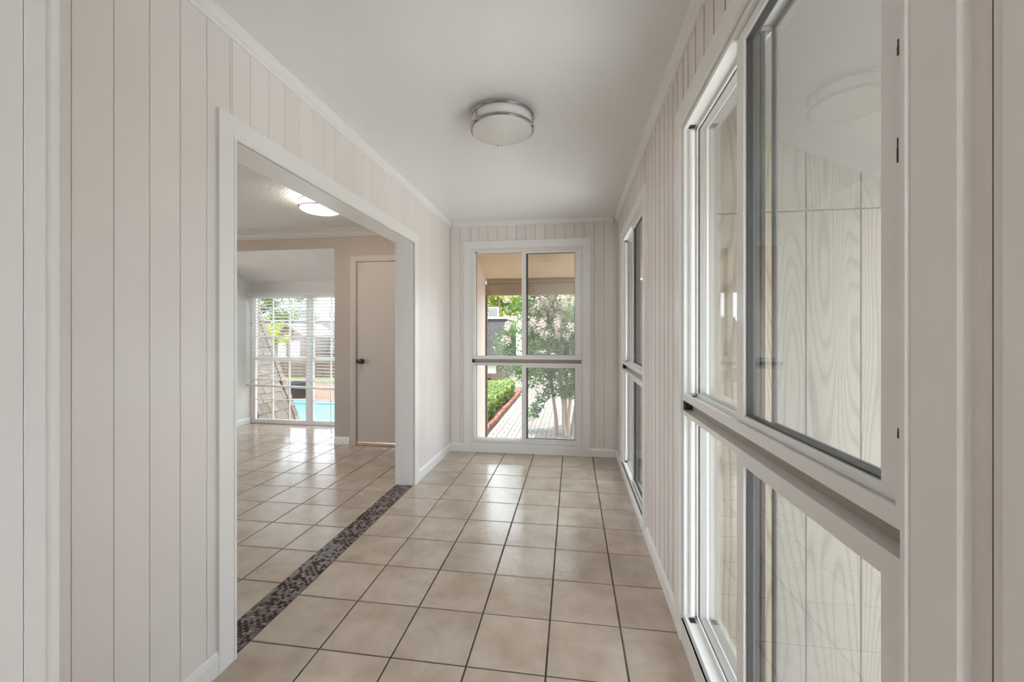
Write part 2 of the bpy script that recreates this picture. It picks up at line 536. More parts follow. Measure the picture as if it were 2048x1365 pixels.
cx = lines(-3.324 * S, S, -1.303, XR - 0.004)
cy = lines(13.067 * S, S, 0.3, YB - 0.002)
tile_field(floor, cx, cy)
kx = lines(-5.572 * S, S, -5.0, -1.447)
ky = lines(13.315 * S, S, 0.0, YK - 0.01)
tile_field(kfloor, kx, ky)
bx_ = lines(-5.572 * S, S, -4.44, -2.68)
by_ = lines(13.315 * S, S, YK - 0.01, 5.19)
tile_field(kfloor, bx_, by_)

# mosaic strip under the opening
mosaic = MB().box((-1.447, OP0 - 0.06, -0.10), (-1.304, OP1 + 0.02, -0.003)).build('floor_mosaic_strip', M['mgrout'])
struct(mosaic, 'strip of small brown mosaic tiles set across the wide opening', 'mosaic strip')
mos_meshes = {}
mos_rest = MB()
PX = (1.447 - 1.305) / 9
cells = []
ny = int((OP1 + 0.015 - (OP0 - 0.05)) / PX)
for j in range(ny):
    for i in range(9):
        cells.append((i, j))
rng = random.Random(3)
for n, (i, j) in enumerate(cells):
    r = rng.random()
    k = 'mos_b' if (((i + j) % 2 == 0 and r < 0.62) or r < 0.12) else ('mos_c' if r > 0.72 else 'mos_a')
    x = -1.447 + i * PX + 0.001; y = OP0 - 0.05 + j * PX + 0.001
    w = PX - 0.002
    if n < 300:
        if k not in mos_meshes:
            mos_meshes[k] = chamfer_mesh('mosaic_tile', w, w, 0.006, 0.001, M[k])
        t = link('mosaic_tile', mos_meshes[k], mosaic, (x, y, -0.0055))
        t.rotation_euler = (rng.uniform(-.02, .02), rng.uniform(-.02, .02), 0)
    else:
        tx, ty = rng.uniform(-.02, .02), rng.uniform(-.02, .02)
        z = 0.0004
        mos_rest.add([(x, y, -0.006), (x + w, y, -0.006), (x + w, y + w, -0.006), (x, y + w, -0.006),
                      (x, y, z), (x + w, y, z + tx * w), (x + w, y + w, z + (tx + ty) * w), (x, y + w, z + ty * w)],
                     [(0, 3, 2, 1), (4, 5, 6, 7), (0, 1, 5, 4), (1, 2, 6, 5), (2, 3, 7, 6), (3, 0, 4, 7)],
                     ['mos_a', 'mos_b', 'mos_c'].index(k))
stuff(mos_rest.build('mosaic_tiles_remainder', [M['mos_a'], M['mos_b'], M['mos_c']], mosaic))

# ------------------------------------------------------------------ ceilings
ceil = struct(MB().box((XK, 0.3, HC), (XR + 0.14, YB + 0.14, HC + 0.16)).build('ceiling', M['ceiling']))
kceil = struct(MB().box((-5.7, -1.1, HC), (XK - 0.001, YK, HC + 0.16)).build('ceiling_kitchen', M['popcorn']))

# ------------------------------------------------------------------ corridor walls with their boards
HB = 0.008                                          # board thickness
W1 = (0.63, 1.77); W2 = (2.69, 3.83)               # right-hand windows along Y
WZ0, WZ1 = 0.092, 2.098
BW = (-1.052, 0.092); BZ0, BZ1 = 0.105, 2.14       # back window

wl = holed_wall('wall_left', 'x', XK, XL - HB, YN, YB + 0.13, 0, HC, [(OP0 - 0.004, OP1 + 0.004, -1, OPZ + 0.004)], M['groove'])
gl = [0.907 + 0.1016 * k for k in range(-6, 40)]
planked(wl, 'wall_board', gl, YN, YB, 0.0, HC, [(OP0 - 0.012, OP1 + 0.012, -1, OPZ + 0.012)], XL - HB, XL, 'x', M['wall'], gap=0.0014, ch=0.0009)

wb = holed_wall('wall_back', 'y', YB + HB, YB + 0.13, XL, XR + HB, 0, HC, [(BW[0], BW[1], BZ0, BZ1)], M['groove'])
gb = [-1.184 + 0.1005 * k for k in range(-2, 20)]
planked(wb, 'wall_board', gb, XL, XR, 0.0, HC, [(BW[0] - 0.01, BW[1] + 0.01, BZ0 - 0.02, BZ1 + 0.01)], YB + HB, YB, 'y', M['wall'], gap=0.0024, ch=0.0012)

wr = holed_wall('wall_right', 'x', XR + HB, XR + 0.13, 0.28, YB + 0.13, 0, HC, [(W1[0], W1[1], WZ0, WZ1), (W2[0], W2[1], WZ0, WZ1)], M['groove_shade_dirt'])
gr = [0.51 + 0.1 * k for k in range(0, 13)] + [1.875, 1.955, 2.05, 2.135, 2.245, 2.36, 2.475, 2.562] + [2.66 + 0.1 * k for k in range(17)]
planked(wr, 'wall_board', gr, 0.515, YB, 0.0, HC, [(W1[0] - .01, W1[1] + .01, WZ0 - .02, WZ1 + .01), (W2[0] - .01, W2[1] + .01, WZ0 - .02, WZ1 + .01)], XR + HB, XR, 'x', M['wall2'], gap=0.0032, ch=0.0022, side=M['groove_shade_dirt'])  # board edges coloured dark for groove shade and dirt

# ------------------------------------------------------------------ skirting and cornice runs
BPROF = [(0, 0), (0.013, 0), (0.013, 0.062), (0.009, 0.078), (0.004, 0.086), (0, 0.086)]     # (out from wall, up)
CPROF = [(0, 0), (0, -0.052), (0.008, -0.052), (0.010, -0.040), (0.018, -0.034), (0.026, -0.016), (0.034, -0.008), (0.034, 0)]

def run(mb, prof, wall, out, axis, a, b, z):
    """profile swept along a wall: axis 'y' runs along Y on plane X = wall, 'x' along X on plane Y = wall"""
    if axis == 'y':
        mb.prism(prof, lambda p, s: (wall + out * p[0], s, z + p[1]), a, b)
    else:
        mb.prism(prof, lambda p, s: (s, wall + out * p[0], z + p[1]), a, b)
    return mb

struct(run(run(MB(), BPROF, XL, 1, 'y', YN, OP0 - 0.087, 0), BPROF, XL, 1, 'y', OP1 + 0.087, YB, 0).build('baseboard_left', M['trim']))
struct(run(run(MB(), BPROF, YB, -1, 'x', XL + 0.013, BW[0] - 0.087, 0), BPROF, YB, -1, 'x', BW[1] + 0.087, XR - 0.013, 0).build('baseboard_back', M['trim']))
struct(run(run(run(MB(), BPROF, XR, -1, 'y', W2[1] + 0.075, YB, 0), BPROF, XR, -1, 'y', W1[1] + 0.06, W2[0] - 0.09, 0), [(0, 0), (0.013, 0), (0.013, 0.05), (0.0, 0.06)], XR, -1, 'y', W2[0] - 0.09, W2[1] + 0.075, 0).build('baseboard_right', M['trim']))
struct(run(MB(), CPROF, XL, 1, 'y', YN, YB, HC).build('trim_1', M['trim']))
struct(run(MB(), CPROF, YB, -1, 'x', XL + 0.034, XR - 0.034, HC).build('trim_2', M['trim']))
struct(run(MB(), CPROF, XR, -1, 'y', 0.3, YB, HC).build('trim_3', M['trim']))

# ------------------------------------------------------------------ casing round the wide opening
op = struct(empty('door_2', (XL, OP0, 0)), 'wide white cased opening from the corridor into the kitchen', 'doorway')
def xwall(mb, parent, name, m, flip):
    """local (x along Y, y depth, z) mapped onto the left wall: x -> +Y, y -> -X when flip"""
    v = [((-p[1] if flip else p[1]), p[0] - OP0, p[2]) for p in mb.v]
    mb.v = v
    return mb.build(name, m, parent)
CAS = [(0.0, -0.004), (0.0, -0.012), (0.004, -0.017), (0.013, -0.017), (0.0145, -0.0125), (0.018, -0.014), (0.083, -0.016), (0.083, 0.0)]
for s, mb in mitred(OP0 - 0.004, OP1 + 0.004, 0.0, OPZ + 0.004, CAS, 'LRT'):
    xwall(mb, op, 'casing', M['trim'], True)
jm = MB()
jm.box((OP0 - 0.004, 0.0, 0), (OP0, 0.142, OPZ)); xwall(jm, op, 'jamb', M['trim'], True)
jm = MB(); jm.box((OP1, 0.0, 0), (OP1 + 0.004, 0.142, OPZ)); xwall(jm, op, 'jamb', M['trim'], True)
jm = MB(); jm.box((OP0, 0.0, OPZ), (OP1, 0.142, OPZ + 0.004)); xwall(jm, op, 'head_jamb', M['trim'], True)
jm = MB()
for (a, b) in ((OP1 - 0.002, OP1 + 0.055),):
    jm.box((a, 0.142, 0), (b, 0.156, OPZ))
xwall(jm, op, 'kitchen_casing', M['trim'], True)

# ------------------------------------------------------------------ twin sliding windows
def slider_window(name, label, loc, rz, zb, zt, cas_w, cas_bottom, casing_z):
    """local x 0 (fixed side) .. 1.14 (sliding side), y outwards from the wall face"""
    w = struct(empty(name, loc, rz), label, 'window')
    WD = 1.144
    prof = [(0.0, 0.0), (0.0, -0.011), (0.004, -0.017), (0.012, -0.017), (0.0145, -0.012), (0.018, -0.0145), (cas_w, -0.015), (cas_w, 0.0)]
    for s, mb in mitred(-0.002, WD + 0.002, 0.0, zt + 0.002, prof, 'LRT'):
        mb.build('casing', M['trim'], w)
    MB().box((-0.002, -0.010, 0.0), (WD + 0.002, 0.006, zb)).box((-0.002, -0.013, zb - 0.02), (WD + 0.002, 0.0, zb)).build('apron', M['trim'], w)
    zm0, zm1 = 0.944, 0.984
    MB().box((0.0, 0.030, zm0), (WD, 0.085, zm1)).build('mullion_channel', M['taupe'], w)
    MB().box((0.0, 0.004, zm0 + 0.004), (0.016, 0.030, zm1 - 0.004)).build('channel_end_gap', M['dark'], w)
    for z0, z1 in ((zm1, zt), (zb, zm0)):
        fr = rect_frame(MB(), 0.0, WD, z0, z1, 0.020, -0.004, 0.090, 0.018)
        # tracks: fins standing along the sill, head and the fixed side's jamb
        fr.box((0.020, -0.004, z0 + 0.018), (WD - 0.020, 0.002, z0 + 0.030)); fr.box((0.020, 0.042, z0 + 0.018), (WD - 0.020, 0.047, z0 + 0.032))
        fr.box((0.020, 0.042, z1 - 0.030), (WD - 0.020, 0.047, z1 - 0.018))
        fr.box((0.020, 0.042, z0 + 0.018), (0.030, 0.048, z1 - 0.018))
        f = fr.build('frame', M['frame'], w)
        MB().tube([(0.022, 0.024, z0 + 0.032), (0.022, 0.024, z1 - 0.032)], [0.012, 0.012], 14).build('track_liner', M['frame'], f, smooth=True)
        MB().box((0.022, 0.012, z0 + 0.0185), (0.050, 0.034, z0 + 0.0195)).build('weep_slot', M['dark'], f)
        MB().box((0.021, 0.012, z1 - 0.0195), (0.050, 0.034, z1 - 0.0185)).build('weep_slot', M['dark'], f)
        # fixed outer pane
        fx = MB().box((0.020, 0.052, z0 + 0.018), (0.036, 0.078, z1 - 0.018)).box((0.036, 0.052, z0 + 0.018), (0.578, 0.078, z0 + 0.032)).box((0.036, 0.052, z1 - 0.032), (0.578, 0.078, z1 - 0.018))
        fx = fx.build('fixed_light', M['fixed'], w)
        MB().box((0.034, 0.063, z0 + 0.030), (0.575, 0.067, z1 - 0.030)).build('pane', M['pane'], fx)
        # inner sliding sash
        sa = rect_frame(MB(), 0.528, WD - 0.020, z0 + 0.020, z1 - 0.020, 0.046, 0.008, 0.036, 0.028)
        sa = sa.build('sash', M['frame'], w)
        rect_frame(MB(), 0.574, WD - 0.066, z0 + 0.048, z1 - 0.048, 0.004, 0.016, 0.034).build('glazing_seal', M['seal'], sa)
        MB().box((0.576, 0.023, z0 + 0.050), (WD - 0.068, 0.027, z1 - 0.050)).build('pane', M['pane'], sa)
        MB().box((0.562, 0.0365, z0 + 0.03), (0.574, 0.050, z1 - 0.03)).box((0.562, 0.052, z0 + 0.033), (0.578, 0.0605, z1 - 0.033)).build('interlock', M['seal'], sa)
        sc = rect_frame(MB(), 0.570, WD - 0.020, z0 + 0.018, z1 - 0.018, 0.016, 0.080, 0.088).build('screen_frame', M['seal'], w)
        MB().add([(0.584, 0.084, z0 + 0.033), (WD - 0.034, 0.084, z0 + 0.033), (WD - 0.034, 0.084, z1 - 0.033), (0.584, 0.084, z1 - 0.033)], [(0, 1, 2, 3)]).build('insect_screen', M['screen'], sc)
    return w

win1 = slider_window('window_1', 'white double slider window at the end of the corridor, garden behind it', (BW[0], YB, 0), 0.0, BZ0, BZ1, 0.087, 0.0, 0)
win2 = slider_window('window_2', 'large white slider window nearest the camera on the right wall', (XR, W1[1] + 0.002, 0), -PI / 2, WZ0, WZ1, 0.084, 0.0, 0)
win3 = slider_window('window_3', 'white slider window on the right wall beside the far corner', (XR, W2[1] + 0.002, 0), -PI / 2, WZ0, WZ1, 0.072, 0.0, 0)
# chipped paint on the near window's sash and frame (local coordinates of window_2)
for (x, z, h, w_) in ((1.127, 1.640, 0.022, 0.003), (1.1265, 1.492, 0.034, 0.0025), (1.1275, 1.110, 0.014, 0.002), (1.1272, 0.62, 0.018, 0.0015)):
    MB().box((x, -0.0048, z), (x + w_, -0.0036, z + h * 0.6)).box((x + w_ * .3, -0.0048, z + h * 0.55), (x + w_ * 0.9, -0.0036, z + h)).build('paint_chip', M['chip'], win2)

# ------------------------------------------------------------------ doorway the camera stands in
dj = struct(empty('door_3', (-0.737, YN, 0)), 'near door frame at the left edge of the view', 'doorway')
def part(parent, name, m, *boxes, smooth=False):
    mb = MB()
    o = parent.location
    for a, b in boxes:
        mb.box(tuple(a[i] - o[i] for i in range(3)), tuple(b[i] - o[i] for i in range(3)))
    return mb.build(name, m, parent, smooth)
part(dj, 'jamb', M['trim'], ((-0.80, 0.34, 0), (-0.737, 0.4600, 2.3)))
part(dj, 'door_stop', M['trim'], ((-0.80, 0.4612, 0), (-0.7352, 0.4830, 2.3)))
part(dj, 'casing_edge', M['trim'], ((-0.82, 0.4845, 0), (-0.7375, 0.4920, 2.3)), ((-0.82, 0.4920, 0), (-0.7365, YN, 2.3)))
wn = struct(MB().box((XL - 0.14, 0.38, 0), (-0.80, YN - 0.002, HC)).box((-0.80, 0.38, 2.3), (XR + 0.0, YN - 0.002, HC)).build('wall_near', M['rear']))
dr = struct(empty('door_4', (XR, 0.49, 0)), 'near door frame at the right edge of the view', 'doorway')
part(dr, 'corner_strip', M['wall'], ((XR - 0.003, 0.4975, 0), (XR + 0.006, 0.5135, 2.3)))
part(dr, 'jamb', M['trim'], ((XR - 0.010, 0.38, 0), (XR + 0.008, 0.4965, 2.3)))

# ------------------------------------------------------------------ ceiling lamps
def ceiling_lamp(name, label, c, glass):
    t = tag(empty(name, c), label, 'ceiling lamp', 'round ceiling lamps with two metal rings')
    MB().lathe([(0.0, -0.001), (0.150, -0.001), (0.150, -0.016), (0.0, -0.016)], (0, 0, 0), 40).build('ceiling_pan', M['white'], t, True)
    MB().lathe([(0.140, -0.016), (0.163, -0.018), (0.165, -0.030), (0.165, -0.086), (0.160, -0.098), (0.140, -0.107), (0.10, -0.114), (0.05, -0.118), (0.0, -0.119)], (0, 0, 0), 56).build('glass_shade', glass, t, True)
    for z in (-0.022, -0.084):
        MB().lathe([(0.167, z - 0.006), (0.172, z - 0.0065), (0.1755, z - 0.003), (0.1755, z + 0.003), (0.172, z + 0.0065), (0.167, z + 0.006), (0.167, z - 0.006)], (0, 0, 0), 64).build('metal_ring', M['nickel'], t, True)
    for a in (228, 348, 108):
        x, y = 0.171 * math.cos(math.radians(a)), 0.171 * math.sin(math.radians(a))
        MB().tube([(x, y, -0.016), (x, y, -0.086)], [0.0028, 0.0028], 8).build('post', M['nickel'], t, True)
        MB().lathe([(0.0, -0.0965), (0.0035, -0.0965), (0.0035, -0.0905), (0.0, -0.0905)], (x, y, 0), 10).build('screw', M['dark'], t, True)
    return t

M['lit'] = emit_mat('lit opal glass', (1.0, 0.93, 0.84), KITCHEN_LAMP)
M['rearfill'] = emit_mat('added rear fill glass', (0.96, 0.98, 1.0), REAR_FILL)
ceiling_lamp('ceiling_lamp', 'unlit round flush ceiling lamp with two nickel rings on the corridor ceiling', (-0.375, 2.205, HC), M['opal'])
ceiling_lamp('ceiling_lamp', 'glowing round ceiling lamp on the textured kitchen ceiling', (-2.20, 3.375, HC), M['lit'])

# ------------------------------------------------------------------ kitchen
wk = holed_wall('wall_kitchen', 'y', YK, YK + 0.11, -5.7, XK, 0, HC, [(-4.452, -2.67, -1, 2.222), (-2.410, -1.785, -1, 2.066)], M['kitchen'])
holed_wall('wall_kitchen_side', 'x', -5.8, -5.7, -1.1, YK + 0.1, 0, HC, [(0.0, 3.4, 0.6, 2.2)], M['kitchen'])  # unseen window opening added to bring more daylight into the kitchen
struct(MB().box((-5.8, -1.2, 0), (XK, -1.1, HC)).build('wall_kitchen_near', M['kitchen']))
struct(MB().box((XK, -1.2, 0), (XK + 0.05, YN, HC)).build('wall_kitchen_corridor', M['kitchen']))
KC = [(0, 0), (0, -0.092), (0.010, -0.092), (0.012, -0.078), (0.022, -0.070), (0.036, -0.040), (0.060, -0.020), (0.066, -0.010), (0.076, -0.008), (0.076, 0)]
struct(run(MB(), KC, YK, -1, 'x', -5.7, XK, HC).build('trim_4', M['kcrown']))
struct(run(MB(), BPROF, YK, -1, 'x', -2.668, -2.482, 0).build('baseboard_kitchen', M['trim']))
# bay
struct(MB().box((-4.56, YK + 0.11, 0), (-4.452, 5.30, 2.5)).build('wall_bay_left', M['bay']))
struct(MB().box((-2.67, YK + 0.11, 0), (-2.56, 5.30, 2.5)).build('wall_bay_right', M['bay']))
struct(run(MB(), BPROF, -4.452, 1, 'y', YK - 0.0, 5.185, 0).build('baseboard_bay', M['trim']))
bc = MB()
bc.prism([(YK, 2.222), (5.30, 1.935), (5.30, 2.3), (YK + 0.11, 2.55), (YK + 0.11, 2.222)], lambda p, s: (s, p[0], p[1]), -4.452, -2.67)
struct(bc.build('ceiling_bay', M['bayceil']))
struct(MB().box((-4.452, 5.19, 1.805), (-2.67, 5.30, 1.97)).build('wall_bay_head', M['bay']))
# closet door
d1 = struct(empty('door_1', (-2.41, YK, 0)), 'plain beige closet door with a bronze knob', 'door')
for s, mb in mitred(0.004, 0.621, 0.0, 2.062, [(0.0, 0.0), (0.0, -0.010), (0.010, -0.014), (0.052, -0.017), (0.056, -0.013), (0.066, -0.012), (0.066, 0.0)], 'LRT'):
    mb.build('casing', M['door'], d1)
MB().box((0.0, 0.0, 0), (0.008, 0.11, 2.066)).box((0.617, 0.0, 0), (0.625, 0.11, 2.066)).box((0.008, 0.0, 2.060), (0.617, 0.11, 2.066)).build('jamb', M['door'], d1)
MB().box((0.012, 0.004, 0.036), (0.613, 0.038, 2.053)).build('slab', M['door'], d1)
MB().box((0.008, -0.004, 0.0), (0.617, 0.09, 0.022)).build('threshold', M['wood'], d1)
kn = MB()
def ylathe(mb, prof, c, seg=24):
    n = len(prof); o = []
    for k in range(seg):
        a = 2 * PI * k / seg
        o += [(c[0] + r * math.cos(a), c[1] + y, c[2] + r * math.sin(a)) for r, y in prof]
    fs = [(k * n + i, ((k + 1) % seg) * n + i, ((k + 1) % seg) * n + i + 1, k * n + i + 1) for k in range(seg) for i in range(n - 1)]
    mb.add(o, fs)
ylathe(kn, [(0.0, 0.004), (0.031, 0.004), (0.031, -0.003), (0.026, -0.007), (0.012, -0.010), (0.011, -0.028), (0.020, -0.036), (0.0265, -0.048), (0.025, -0.060), (0.016, -0.067), (0.007, -0.067), (0.006, -0.063), (0.0, -0.063)], (0.070, 0, 0.942))
kn.build('knob', M['bronze'], d1, True)
MB().box((0.0035, -0.0005, 0.915), (0.0115, 0.003, 0.968)).build('latch_plate', M['bronze'], d1)

# bay window: two columns of double-hung lights
w4 = struct(empty('window_4', (-3.560, 5.20, 0)), 'tall white bay window with glazing bars in the kitchen', 'window')
HW = 0.891
fr = MB()
fr.box((-HW, 0.0, 0.0), (-HW + 0.042, 0.07, 1.805)); fr.box((HW - 0.042, 0.0, 0.0), (HW, 0.07, 1.805))
fr.box((-HW + .042, 0.0, 0.0), (HW - .042, 0.07, 0.036)); fr.box((-HW + .042, 0.0, 1.775), (HW - .042, 0.07, 1.805))
fr.build('frame', M['trim'], w4)
MB().box((-0.028, -0.004, 0.036), (0.028, 0.07, 1.775)).build('mullion', M['trim'], w4)
for x0, x1 in ((-HW + 0.042, -0.028), (0.028, HW - 0.042)):
    for z0, z1, y0 in ((0.036, 0.905, 0.008), (0.905, 1.775, 0.016)):
        sa = rect_frame(MB(), x0, x1, z0, z1, 0.026, y0, y0 + 0.036, 0.024).build('sash', M['trim'], w4)
        MB().box((x0 + 0.022, y0 + 0.018, z0 + 0.02), (x1 - 0.022, y0 + 0.022, z1 - 0.02)).build('pane', M['pane'], sa)
        a, b, c, d = x0 + 0.026, x1 - 0.026, z0 + 0.024, z1 - 0.024
        for k in (1, 2):
            xx = a + (b - a) * k / 3
            MB().box((xx - 0.006, y0 + 0.008, c), (xx + 0.006, y0 + 0.030, d)).build('glazing_bar', M['trim'], sa)
            zz = c + (d - c) * k / 3
            MB().box((a, y0 + 0.009, zz - 0.006), (b, y0 + 0.029, zz + 0.006)).build('glazing_bar', M['trim'], sa)

# venetian blind
vb = tag(empty('venetian_blind', (-3.560, 5.135, 0.50)), 'white venetian blind half lowered and sagging in the kitchen bay', 'blind')
def bz(z):
    return z - 0.50
BWD = 0.872
MB().box((-BWD, -0.028, bz(1.768)), (BWD, 0.028, bz(1.806))).build('headrail', M['blind'], vb)
MB().box((-BWD, -0.034, bz(1.822)), (BWD, -0.028, bz(1.828))).build('valance_lip', M['blind'], vb)
slat_prof = []
zl, n = 1.742, 0
while zl > 0.60:
    t = max(0.0, (0.95 - zl) / 0.40)
    drop = 0.022 * t
    mb = MB()
    pr = [(-0.0245, -0.0035), (-0.012, 0.0), (0.0, 0.0012), (0.012, 0.0), (0.0245, -0.0035), (0.012, 0.0028), (0.0, 0.0040), (-0.012, 0.0028)]
    def fn(p, s, zl=zl, drop=drop):
        return (s * BWD, p[0], bz(zl) + p[1] - 0.22 * p[0] + 0.014 * t * 0.0 + (drop * (-s)))
    mb.prism(pr, fn, -1, 1)
    mb.build('slat', M['blind'], vb)
    zl -= 0.0435
def rail(p, s):
    return (s * BWD, p[0], bz(0.522) + p[1] - 0.022 * s)
MB().prism([(-0.026, -0.012), (0.026, -0.012), (0.026, 0.010), (0.018, 0.015), (-0.018, 0.015), (-0.026, 0.010)], rail, -1, 1).build('bottom_rail', M['blind'], vb)
for x in (-0.76, -0.28, 0.28, 0.76):
    for y in (-0.026, 0.026):
        MB().tube([(x, y, bz(1.77)), (x, y, bz(0.53 - 0.022 * x / BWD))], [0.0009, 0.0009], 5).build('ladder_cord', M['blind'], vb)

# ------------------------------------------------------------------ room behind the camera
struct(MB().box((-2.2, -4.2, -0.12), (0.58, 0.38, 0.0)).build('floor_rear', M['tile']))
struct(MB().box((-2.2, -4.2, HC), (0.58, 0.38, HC + 0.16)).build('ceiling_rear', M['rear']))
holed_wall('wall_rear', 'y', -4.3, -4.2, -2.3, 0.68, 0, HC, [], M['rear'])
holed_wall('wall_rear_right', 'x', 0.48, 0.58, -4.2, 0.28, 0, HC, [(-3.0, -1.35, 0.7, 2.15)], M['rear'])  # unseen window opening added to throw daylight onto the corridor's left wall
struct(MB().box((-2.3, -4.2, 0), (-2.2, 0.38, HC)).build('wall_rear_left', M['rear']))
ceiling_lamp('ceiling_lamp', 'added unseen fill lamp lighting the corridor from behind the camera', (0.34, -3.5, HC), M['rearfill'])  # invented lamp out of view, added to lift the corridor light

# ------------------------------------------------------------------ outside: eaves and screen wall
GZ = -0.85
er = MB()
er.prism([(XR + 0.13, 2.185), (1.30, 1.84), (1.36, 1.84), (1.36, 2.0), (XR + 0.13, 2.6)], lambda p, s: (p[0], s, p[1]), -0.2, 5.2)
struct(er.build('eave_right', M['soffit2']), 'grey-beige sloping soffit outside the right windows', 'eave')
eb = MB()
eb.prism([(YB + 0.13, 2.285), (5.20, 1.945), (5.32, 1.945), (5.32, 2.1), (YB + 0.13, 2.7)], lambda p, s: (s, p[0], p[1]), -1.5, 1.30)
struct(eb.build('eave_back', M['soffit']), 'tan sloping soffit over the end window', 'eave')
bb = struct(empty('beam_back', (-1.098, 5.20, 1.74)), 'brown beam under the eave beyond the end window', 'beam')
part(bb, 'beam_board', M['beam'], ((-1.16, 5.20, 1.740), (0.70, 5.26, 1.886)))
part(bb, 'fascia_strip', M['beam'], ((-1.08, 5.185, 1.890), (0.70, 5.26, 1.944)))
lw = struct(MB().box((-1.50, YB + 0.132, GZ), (-1.112, 5.20, 2.6)).build('wall_outside_left', M['sidingback']))
for k in range(8):
    plank(lw, 'siding_board', 4.432 + 0.096 * k, 4.432 + 0.096 * (k + 1), GZ, 2.3, -1.112, -1.100, 'x', M['pinkwall'], gap=0.003, ch=0.0015)
pc = struct(MB().box((-1.50, 5.20, GZ), (-1.080, 5.235, 1.74)).build('trim_5', M['pinkwall']))
struct(MB().box((-1.086, 5.185, GZ), (-1.074, 5.1995, 1.74)).build('trim_6', M['iron']))

sw = struct(MB().box((XR + 0.135, 1.872, GZ), (2.2, 1.95, 2.3)).build('wall_siding', M['sidingback']), 'beige wood grained siding wall outside the near right window', 'siding wall')
gs = [0.951 + 0.204 * k for k in range(-3, 13)]
for z0, z1, off in ((GZ + 0.1, 1.757, 0.0), (1.763, 2.3, 0.0)):
    cuts = [XR + 0.135] + [g for g in gs if XR + 0.14 < g < 2.2] + [2.2]
    for a, b in zip(cuts, cuts[1:]):
        plank(sw, 'siding_board', a, b, z0, z1, 1.872, 1.860, 'y', M['siding'], gap=0.004, ch=0.002)

se = struct(MB().box((0.72, 5.212, GZ), (2.4, 5.28, 1.90)).build('wall_siding_added', M['sidingback']), 'beige siding panel added to brighten the view through the far right window', 'siding wall')  # made-up panel, added as a lighter backdrop behind the far right window
for k in range(8):
    plank(se, 'siding_board', 0.72 + 0.204 * k, 0.72 + 0.204 * (k + 1), GZ, 1.88, 5.212, 5.200, 'y', M['siding'], gap=0.004, ch=0.002)

# ------------------------------------------------------------------ outside: ground
struct(MB().box((-60, -40, GZ - 0.4), (60, 90, GZ - 0.06)).build('ground', M['ground']))
struct(MB().box((XK - 0.2, -4.4, GZ - 0.06), (XR + 0.13, YB + 0.13, -0.13)).build('foundation', M['sidingback']))
struct(MB().box((XR + 0.13, -6.0, GZ - 0.06), (12.0, 5.9, GZ)).build('bounce_ground', M['white']), 'unseen pale ground added to bounce light into the right windows', 'bounce_ground')  # added reflector out of view, sends sunlight up through the right windows
pat = struct(MB().box((-1.74, 6.0, GZ - 0.06), (3.2, 21.0, GZ - 0.012)).build('patio', M['joint']), 'pale brick patio beyond the end window', 'patio')
pav_mesh = {True: chamfer_mesh('paver', 0.192, 0.092, 0.03, 0.004, M['paver']), False: chamfer_mesh('paver', 0.092, 0.192, 0.03, 0.004, M['paver'])}
pav = []
ncol, nrow = 24, 72
for r in range(nrow):
    for c in range(ncol):
        x, y = -1.735 + 0.2 * c, 6.2 + 0.2 * r
        hor = (r + c) % 2 == 0
        for k in (0, 1):
            pav.append((x + (0 if hor else 0.1 * k), y + (0.1 * k if hor else 0), hor))
def in_view(x, y):
    u = x / y
    return -0.215 < u < 0.02
near = sorted([p for p in pav if in_view(p[0], p[1]) and p[1] > 7.7], key=lambda p: p[1])[:300]
nearset = set(near)
rest = MB()
rg = random.Random(5)
for p in pav:
    if p in nearset:
        o = link('paver', pav_mesh[p[2]], pat, (p[0] + 0.004, p[1] + 0.004, GZ - 0.03 + rg.uniform(-.002, .002)))
    else:
        sx, sy = (0.192, 0.092) if p[2] else (0.092, 0.192)
        rest.box((p[0] + .004, p[1] + .004, GZ - 0.03), (p[0] + .004 + sx, p[1] + .004 + sy, GZ + rg.uniform(-.002, .002)))
stuff(rest.build('pavers_remainder', M['paver2'], pat, fix=False))

ed = tag(empty('brick_edging', (-1.83, 6.3, GZ)), 'row of red edging bricks between the hedge and the patio', 'edging')
ebm = chamfer_mesh('edging_brick', 0.10, 0.20, 0.09, 0.008, M['brick'])
for k in range(40):
    o = link('edging_brick', ebm, ed, (-0.05 + rg.uniform(-.012, .012), 0.21 * k, rg.uniform(-.015, .01)))
    o.rotation_euler = (0, 0, rg.uniform(-.06, .06))

# ------------------------------------------------------------------ plants
def leaf_cloud(mb, n, sampler, size, rg, mi=0, flat=0.5):
    for _ in range(n):
        p = Vector(sampler(rg))
        d = Vector((rg.gauss(0, 1), rg.gauss(0, 1), rg.gauss(0, flat))).normalized()
        nrm = Vector((rg.gauss(0, .6), rg.gauss(0, .6), 1.0)).normalized()
        w = d.cross(nrm).normalized()
        L = size * rg.uniform(0.7, 1.3)
        a, b, c, e = p - d * L * .5, p + w * L * .27 + nrm * L * 0.06, p + d * L * .5, p - w * L * .27 + nrm * L * 0.06
        mb.add([a, b, c, e], [(0, 1, 2), (0, 2, 3)], mi)

def in_ellipsoid(c, r, shell=0.0):
    def f(rg):
        while True:
            q = Vector((rg.uniform(-1, 1), rg.uniform(-1, 1), rg.uniform(-1, 1)))
            l = q.length
            if shell <= l <= 1:
                return (c[0] + q.x * r[0], c[1] + q.y * r[1], c[2] + q.z * r[2])
    return f

